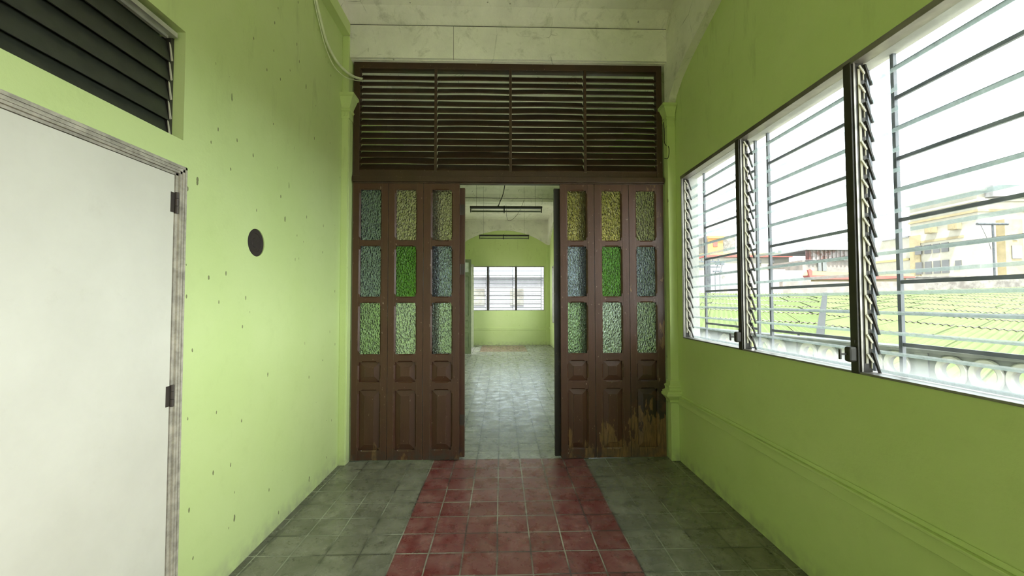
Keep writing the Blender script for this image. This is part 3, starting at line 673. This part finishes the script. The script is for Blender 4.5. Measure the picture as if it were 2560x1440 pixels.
def far_leaf(n, y, x1, z1, label):
    P = lambda u, d, z: (u, y + d, z); w_ = .33; xm = x1 - .335
    return leaf('door_%d' % n, label, XL + .004, x1, .012, z1, y,
        [(x1 - .265, x1 - .075, z1 - .36, z1 - .085, 'glass', M['frost'], 'frosted white pane'), (x1 - .265, x1 - .075, 1.05, z1 - .46, 'panel', None, ''), (x1 - .265, x1 - .075, .72, .93, 'panel', None, ''), (x1 - .265, x1 - .075, .16, .60, 'panel', None, ''),
         (XL + .07, x1 - .36, z1 - .36, z1 - .085, 'glass', M['frost'], 'frosted white pane'), (XL + .07, x1 - .36, 1.05, z1 - .46, 'panel', None, ''), (XL + .07, x1 - .36, .16, .93, 'panel', None, '')], mat=M['olive'])
far_leaf(10, 11.267, -.829, 2.64, 'grey-green panelled door leaf standing open in the far room')
far_leaf(11, 12.99, -.875, 2.66, 'second grey-green door leaf, only its edge showing beside the end window')

# ---------------------------------------------------------------- outside: balustrade
e_ = Vector((-.225, .974, 0)).normalized(); nrm = Vector((e_.y, -e_.x, 0)); base = Vector((4.33, 3.34, 0))
PBAL = lambda u, d, z: tuple(base + e_ * u + nrm * d + Vector((0, 0, z)))
RZ = .80
ring_t = [-.56 - 1.40 + .24 * k for k in range(5)] + [-.56 + .24 * k for k in range(5)] + [.84 + .24 * k for k in range(5)] + [2.24 + .24 * k for k in range(5)] + [3.64 + .24 * k for k in range(3)]
m = MB(); m.plate([[(-3.6, .985), (8, .985), (8, 1.0), (-3.6, 1.0)]], PBAL, -.02, .20); m.plate([rect(-3.6, 8, .955, .985)], PBAL, 0, .18)
tag(m.build('balustrade_rail', M['concrete']), 'weathered grey concrete coping along the balcony balustrade outside', 'rail', kind=ST)
m = MB(); m.plate([rect(-3.6, 8, .60, .955)] + [circle(u, RZ, .108, .138, 24) for u in ring_t], PBAL, .035, .075)
tag(m.build('balustrade_panel', M['concrete']), 'recessed grey infill behind the ring blocks of the balcony', 'balustrade', kind=ST)
m = MB(); m.plate([rect(-3.6, 8, -.6, .60)], PBAL, .02, .16); m.plate([rect(-3.6, 8, .55, .64)], PBAL, -.01, .16)
tag(m.build('balustrade_base', M['ring']), 'whitewashed plinth under the ring blocks of the balcony', 'balustrade', kind=ST)
m = MB(); m.plate([[(XR + .15, -4.0), (6.2, -4.0), (5.95, -3.6), (3.4, 8.0), (XR + .15, 8.0)]], lambda x, d, y: (x, y, d), -.30, -.06)
tag(m.build('balcony_floor', M['paving']), 'pale concrete balcony floor between the window wall and the balustrade', 'balcony', kind=ST)
for i, u in enumerate((-.77, .625, 2.02, 3.42)):
    m = MB(); m.plate([rect(u - .055, u + .055, .60, .955)], PBAL, .015, .15)
    tag(m.build('balustrade_post', M['concrete'], bevel=.004), ('grey balustrade post standing nearest the camera on the balcony edge', 'grey balustrade post seen through the nearest louvre panel', 'grey balustrade post seen through the middle louvre panel', 'grey balustrade post behind the far louvre panel')[i], 'post', group='posts of the balcony balustrade')
ring0 = None
for i, u in enumerate(ring_t):
    if ring0 is None:
        m = MB(); n = 36; prof = [(1.0, .06), (1.0, .0), (.92, -.015), (.66, -.012), (.56, .0), (.54, .06)]
        vs = []; fs = []
        for s_, d in prof:
            for k in range(n): a = 2 * math.pi * k / n; vs.append(PBAL(.122 * s_ * math.cos(a) , d + .02, .152 * s_ * math.sin(a)))
        npf = len(prof)
        for q1 in range(npf):
            for k in range(n):
                j = (k + 1) % n; q2 = (q1 + 1) % npf; fs.append((q1 * n + k, q1 * n + j, q2 * n + j, q2 * n + k))
        vs = [tuple(Vector(v) - base) for v in vs]
        m.add(vs, fs); ring0 = m.build('ring_block', M['ring'], smooth=False); o = ring0
    else:
        o = ring0.copy(); C.objects.link(o)
    o.location = Vector(PBAL(u, 0, RZ))
    tag(o, 'whitewashed concrete block with a round hole in the balcony balustrade', 'block', group='ring blocks of the balcony balustrade')

# ---------------------------------------------------------------- outside: green corrugated roof
def roof_z(x, y): return .11 + .085 * y
def corr(name, poly, ang, label, lift=0):
    """corrugated sheets in rows, cut to a convex plan polygon"""
    ca, sa = math.cos(ang), math.sin(ang); pu = [(x * ca + y * sa, -x * sa + y * ca) for x, y in poly]
    u0, u1 = min(p[0] for p in pu), max(p[0] for p in pu); v0, v1 = min(p[1] for p in pu), max(p[1] for p in pu)
    bm = bmesh.new(); L = 2.4; A = .016; pw_ = .12; row = 0; u = u0 - .3
    while u < u1:
        nv = int((v1 - v0) / (pw_ / 4)) + 2; rows = []
        for uu, dz in ((u, .030), (u + L + .12, .0)):
            r_ = []
            for k in range(nv):
                v = v0 + k * pw_ / 4 + random.uniform(-.0, .0)
                x, y = uu * ca - v * sa, uu * sa + v * ca
                r_.append(bm.verts.new((x, y, roof_z(x, y) + dz + lift + A * math.sin(2 * math.pi * (k / 4)))))
            rows.append(r_)
        for k in range(nv - 1): bm.faces.new((rows[0][k], rows[0][k + 1], rows[1][k + 1], rows[1][k]))
        # side lap ribs every metre or so
        v = v0 + (row % 2) * .35
        while v < v1:
            q0 = Vector((u * ca - v * sa, u * sa + v * ca, 0)); q1 = Vector(((u + L) * ca - v * sa, (u + L) * sa + v * ca, 0)); off = Vector((-sa, ca, 0)) * .03
            vv = [bm.verts.new((p_.x, p_.y, roof_z(p_.x, p_.y) + lift + dz)) for p_, dz in ((q0, .055), (q1, .03), (q1 + off, .03), (q0 + off, .055))]
            ww = [bm.verts.new((p_.x, p_.y, roof_z(p_.x, p_.y) + lift)) for p_ in (q0, q1)]
            bm.faces.new(vv); bm.faces.new((vv[0], vv[1], ww[1], ww[0])); v += 1.0
        u += L; row += 1
    n = len(poly); area = sum(poly[i][0] * poly[(i + 1) % n][1] - poly[(i + 1) % n][0] * poly[i][1] for i in range(n))
    for i in range(n):
        a, b = Vector(poly[i]), Vector(poly[(i + 1) % n]); d = b - a; nn = Vector((d.y, -d.x)) * (1 if area > 0 else -1)
        bmesh.ops.bisect_plane(bm, geom=bm.verts[:] + bm.edges[:] + bm.faces[:], plane_co=(a.x, a.y, 0), plane_no=(nn.x, nn.y, 0), clear_outer=True)
    me = bpy.data.meshes.new(name); bm.to_mesh(me); bm.free()
    return tag(link(name, me, M['roof']), label, 'roof', kind=ST)
corr('roof', [(4.9, 5.6), (16.0, 5.6), (40, 24), (38.5, 27.5), (16.4, 20.0), (6.4, 8.4)], math.atan2(.55, .83), 'lime green corrugated metal roof with sheets rising away beyond the balcony') if False else None
corr('roof', [(4.7, 5.9), (5.9, -1.0), (34.0, -1.0), (44, 24), (38.5, 27.5), (16.4, 20.0)], math.atan2(.55, .83), 'lime green corrugated roof slope seen through the nearer louvre panels')
corr('roof', [(4.7, 5.9), (16.4, 20.0), (9.0, 20.3), (3.4, 7.6)], math.atan2(.87, .48), 'lime green corrugated roof slope beyond the grey valley flashing')
m = MB(); a, b = Vector((4.7, 5.9, roof_z(0, 5.9) + .06)), Vector((16.4, 20.0, roof_z(0, 20) + .07)); s_ = Vector((.77, -.64, 0)) * .06
m.frustum([[a - s_, a + s_, a + s_ - Vector((0, 0, .1)), a - s_ - Vector((0, 0, .1))], [b - s_ * 1.6, b + s_ * 1.6, b + s_ * 1.6 - Vector((0, 0, .1)), b - s_ * 1.6 - Vector((0, 0, .1))]])
tag(m.build('roof_flashing', M['flash']), 'grey flashing strip dividing the two green roof slopes', 'flashing', kind=ST)
m = MB(); m.box((-60, -60, -5.2), (160, 160, -5.0)); tag(m.build('ground', M['ground']), 'grey street ground far below the balcony', 'ground', kind=ST)

# ---------------------------------------------------------------- outside: walls and buildings
def px(x, y, Y): return ((x - 1252.7) / 1009 * Y, 1.477 + (752.6 - y) / 1009 * Y)
def bld(name, label, boxes, cat='building', windows=(), kind=None, mats=None):
    """boxes: (x0,x1,y0,y1,z0,z1,mat,partname)"""
    x0 = sum(b[0] for b in boxes) / len(boxes)
    t = thing(name, label, cat, (boxes[0][0], boxes[0][2], boxes[0][4]), kind=kind)
    for b in boxes:
        m = MB(); m.box((b[0], b[2], b[4]), (b[1], b[3], b[5])); m.build(b[7], M[b[6]], t)
    return t
def add_part(t, name, mat, *bxs):
    m = MB()
    for b in bxs: m.box(b[0], b[1])
    return m.build(name, M[mat], t)
# long grimy parapet behind the roof
m = MB(); m.box((25.8, 29.6, -5), (46, 30.0, 3.22)); m.box((25.8, 29.55, 3.22), (46, 30.05, 3.30))
tag(m.build('parapet_wall', M['grimy']), 'long grimy grey parapet behind the green roof', 'wall', kind=ST)
# big cream building
t = bld('apartment_building', 'large cream building with cornices, air conditioners and small dark windows', [(60, 76, 48.9, 57.3, -5, 15.2, 'cream', 'wall')])
add_part(t, 'cornice', 'cream', ((59.6, 48.6, 15.2), (76, 57.6, 15.5))); add_part(t, 'cornice', 'cream', ((59.7, 48.6, 13.9), (76, 57.5, 14.2))); add_part(t, 'cornice', 'buff', ((59.8, 48.7, 12.6), (76, 57.4, 12.9)))
add_part(t, 'roof_block', 'white', ((61, 48.0, 14.4), (70, 48.9, 15.8)))
add_part(t, 'bay', 'buff', ((59.8, 55.9, -5), (60, 57.3, 10.8)), ((59.9, 50.5, 9.6), (60, 56, 9.9)))
add_part(t, 'annex_wall', 'buff', ((62.3, 48.0, -5), (64.6, 48.9, 11.5)))
add_part(t, 'annex_window', 'dark', ((63.0, 47.9, 6.6), (64.3, 48.0, 8.2))); add_part(t, 'annex_window', 'dark', ((63.2, 47.9, 8.9), (63.8, 48.0, 9.3)))
add_part(t, 'drain_pipe', 'cream', ((64.8, 47.7, -5), (65.1, 48.0, 11.5))); add_part(t, 'drain_pipe', 'grimy', ((65.7, 47.7, -5), (65.85, 48.0, 12.5)))
for k, px_ in enumerate((2333, 2355, 2378, 2401)):
    Yc = 60 * 1009 / (px_ - 1252.7)
    for (za, zb) in ((5.15, 6.9), (8.0, 9.25)):
        w0 = add_part(t, 'window', 'dark', ((59.9, Yc - .42, za), (60.0 if k else 59.95, Yc + .42, zb))) if k else add_part(t, 'window', 'dark', ((59.7, Yc - .42, za), (59.85, Yc + .42, zb)))
        if zb > 9: pass
Yc = 60 * 1009 / (2435 - 1252.7); add_part(t, 'window', 'dark', ((59.9, Yc - .35, 5.9), (60, Yc + .35, 6.7)))
for px_, y_ in ((2370, 572), (2434, 562)):
    Yc = 60 * 1009 / (px_ - 1252.7); z = 1.477 + (752.6 - y_) / 1009 * Yc
    m = MB(); m.box((59.35, Yc - .55, z - .4), (60.0, Yc + .55, z + .4)); m.box((59.3, Yc - .2, z - .3), (59.35, Yc + .45, z + .3))
    tag(m.build('air_conditioner', M['buff']), 'beige air conditioner under the cornice of the cream building' + (', the one above the dark windows' if px_ < 2400 else ', the one nearer the drain pipes'), 'air conditioner', group='air conditioners on the cream building')
t = bld('side_building', 'pale low block adjoining the large cream building', [(60.3, 72, 57.75, 66, -5, 10.8, 'cream', 'wall')])
add_part(t, 'cornice', 'yellow', ((60.1, 57.75, 7.4), (60.3, 66, 7.7))); add_part(t, 'roof_edge', 'white', ((60.1, 57.75, 10.8), (72, 62, 11.0)))
# street canopy, cream over red
m = MB(); P_ = lambda u, d, z: (u, d, z)
m.plate([[(19.45, 3.07), (22.8, 3.05), (26.3, 3.00), (26.3, 3.12), (19.6, 3.34)]], P_, 25.0, 25.5, 1)
m.plate([[(19.62, 2.81), (22.8, 2.80), (26.3, 2.90), (26.3, 3.00), (22.8, 3.05), (19.45, 3.07)]], P_, 24.9, 25.5, 0)
m.plate([[(19.35, 3.40), (19.45, 2.95), (19.62, 2.83), (19.62, 3.34), (19.47, 3.48)]], P_, 24.88, 25.0, 0)
m.plate([rect(20.0, 26.0, -5, 2.95)], P_, 25.2, 25.5, 1); tag(m.build('canopy', [M['red'], M['yellow']]), 'cream and red shop canopy beyond the green roof', 'canopy')
# peeling wall and block wall
m = MB(); m.box((13.0, 27.0, -5), (20.9, 27.4, 3.53)); m.box((18.6, 27.0, 3.53), (19.4, 27.4, 3.60))
tag(m.build('garden_wall', M['peel']), 'high peeling whitewashed wall left of the canopy end', 'wall', kind=ST)
m = MB(); m.box((17.0, 23.9, -5), (25.9, 24.2, 2.62)); tag(m.build('garden_wall', M['block']), 'low bare block wall just beyond the roof ridge', 'wall', kind=ST)
m = MB(); m.box((13.6, 23.9, -5), (17.0, 24.3, 2.28)); tag(m.build('garden_wall', M['cream']), 'low cream wall with a blue mark beyond the roof ridge', 'wall', kind=ST)
# cream building with red trim
t = bld('house', 'cream building with stained walls under a red roof band', [(17.6, 25.0, 34.3, 38, -5, 5.3, 'cream', 'wall')])
add_part(t, 'roof_band', 'red', ((17.5, 34.1, 5.22), (25.2, 38, 5.42))); add_part(t, 'roof_edge', 'yellow', ((17.5, 34.1, 5.42), (24.2, 38, 5.58)))
for xa, xb in ((22.2, 22.5), (23.3, 23.65)): add_part(t, 'window', 'dark', ((xa, 34.2, 4.7), (xb, 34.3, 5.0)))
# rusty shed
t = bld('shed', 'rusty corrugated upper storey over a ruined block wall', [(22.9, 28.6, 30, 34, -5, 4.55, 'block', 'wall')])
m = MB()
for k in range(30):
    x = 23.1 + k * .155; m.box((x, 29.85 - (k % 2) * .05, 4.55), (x + .155, 29.95, 5.28))
m.build('siding', M['rust'], t); add_part(t, 'roof_edge', 'white', ((23.0, 29.6, 5.28), (27.8, 33.9, 5.36)))
for xa, xb in ((24.05, 24.3), (24.4, 24.7)): add_part(t, 'window', 'dark', ((xa, 29.9, 3.7), (xb, 30, 4.4)))
# orange tower
t = bld('tower_house', 'orange-fronted tower building with grey side wall', [(23.45, 26.6, 45.02, 49, -5, 8.85, 'grimy', 'side_wall'), (23.45, 25.15, 44.9, 45.02, -5, 8.5, 'orange', 'front_wall')])
add_part(t, 'roof_edge', 'orange', ((23.4, 44.7, 8.5), (25.2, 45.05, 8.75))); add_part(t, 'window', 'red', ((24.0, 44.85, 7.6), (24.5, 44.9, 8.2)))
# pale industrial building on the left
t = bld('warehouse', 'pale grey flat-roofed warehouse behind the utility pole', [(20.6, 26.5, 38.5, 44, -5, 5.75, 'white', 'wall')])
add_part(t, 'roof_edge', 'cream', ((20.4, 38.3, 5.75), (26.5, 44, 5.95)))
t = bld('house', 'low white house with flat roof left of the warehouse', [(14.5, 17.2, 36, 42, -5, 4.4, 'white', 'wall')]); add_part(t, 'roof_edge', 'cream', ((14.3, 35.6, 4.4), (17.3, 42, 4.6)))
add_part(t, 'window', 'dark', ((15.2, 35.95, 2.6), (16.6, 36, 3.0)))
t = bld('neighbour_building', 'pale building standing beyond the far end window', [(-9, 9, 27, 33, -5, 3.05, 'haze', 'wall')])
add_part(t, 'roof_edge', 'haze', ((-9.2, 26.8, 3.05), (9.2, 33, 3.2)))
for k in range(6): add_part(t, 'window', 'grimy', ((-7.2 + k * 2.6, 26.95, 1.2), (-6.3 + k * 2.6, 27, 2.3)))
# utility pole
Yp_ = 22.0; xp, _ = px(1779, 700, Yp_)
t = thing('utility_pole', 'concrete utility pole with crossarms and insulators beyond the roof', 'pole', (xp, Yp_, -5))
m = MB(); m.tube([(xp, Yp_, -5), (xp, Yp_, 3.75)], .11, 10); m.build('pole', M['concrete'], t)
for z in (3.60, 3.30):
    m = MB(); m.box((xp - .75, Yp_ - .05, z), (xp + .65, Yp_ + .05, z + .07)); m.build('crossarm', M['grille'], t)
for k in range(5):
    m = MB(); m.tube([(xp - .7 + k * .32, Yp_, 3.67), (xp - .7 + k * .32, Yp_, 3.80)], .035, 6); m.build('insulator', M['grille'], t)
for k, (xx, lb) in enumerate(((1796, 'floodlight frame on a thin post beside the utility pole'), (1808, 'floodlight frame on a thin post farther from the utility pole'))):
    x, _ = px(xx, 700, 21.0); m = MB(); m.tube([(x, 21, .5), (x, 21, 2.9)], .02, 6); m.tube([(x, 21, 2.9), (x + .2, 21, 3.55)], .02, 6)
    m.box((x + .03, 20.95, 3.35), (x + .24, 21.05, 3.55)); m.box((x - .10, 20.95, 2.98), (x + .12, 21.05, 3.06)); tag(m.build('floodlight_frame', M['grille']), lb, 'floodlight')
m = MB(); m.tube([(18, 20, 2.18), (25, 13.0, 2.2), (36, 2, 2.4)], .02, 6)
if False: tag(m.build('overhead_wire', M['black']), 'overhead wire', 'wire')
# street lamp near the cream building
xq, zq = px(2530, 555, 30.0); m = MB(); m.tube([(xq, 30, -5), (xq, 30, zq - .2), (xq, 30, zq)], .07, 8); m.tube([(xq - 1.25, 30, zq), (xq + 1.2, 30, zq)], .10, 8)
m.tube([(xq - .95, 30, zq - .1), (xq - .4, 30, zq - 1.3), (xq - .2, 30, zq - 2)], .02, 6)
tag(m.build('street_lamp', M['concrete']), 'grey double-armed street lamp before the cream building', 'street lamp')
for i, (xx, yy, Yd, l) in enumerate(((1946, 627, 31.5, 'white roof tank on the red-banded building'), (1965, 627, 31.5, 'small white dish stand on the red-banded building'))):
    x, z = px(xx, yy, 36.0); m = MB(); m.tube([(x, 36, 5.58), (x, 36, z + .22)], .12 if i else .17, 12); tag(m.build('roof_tank', M['white']), l, 'tank')
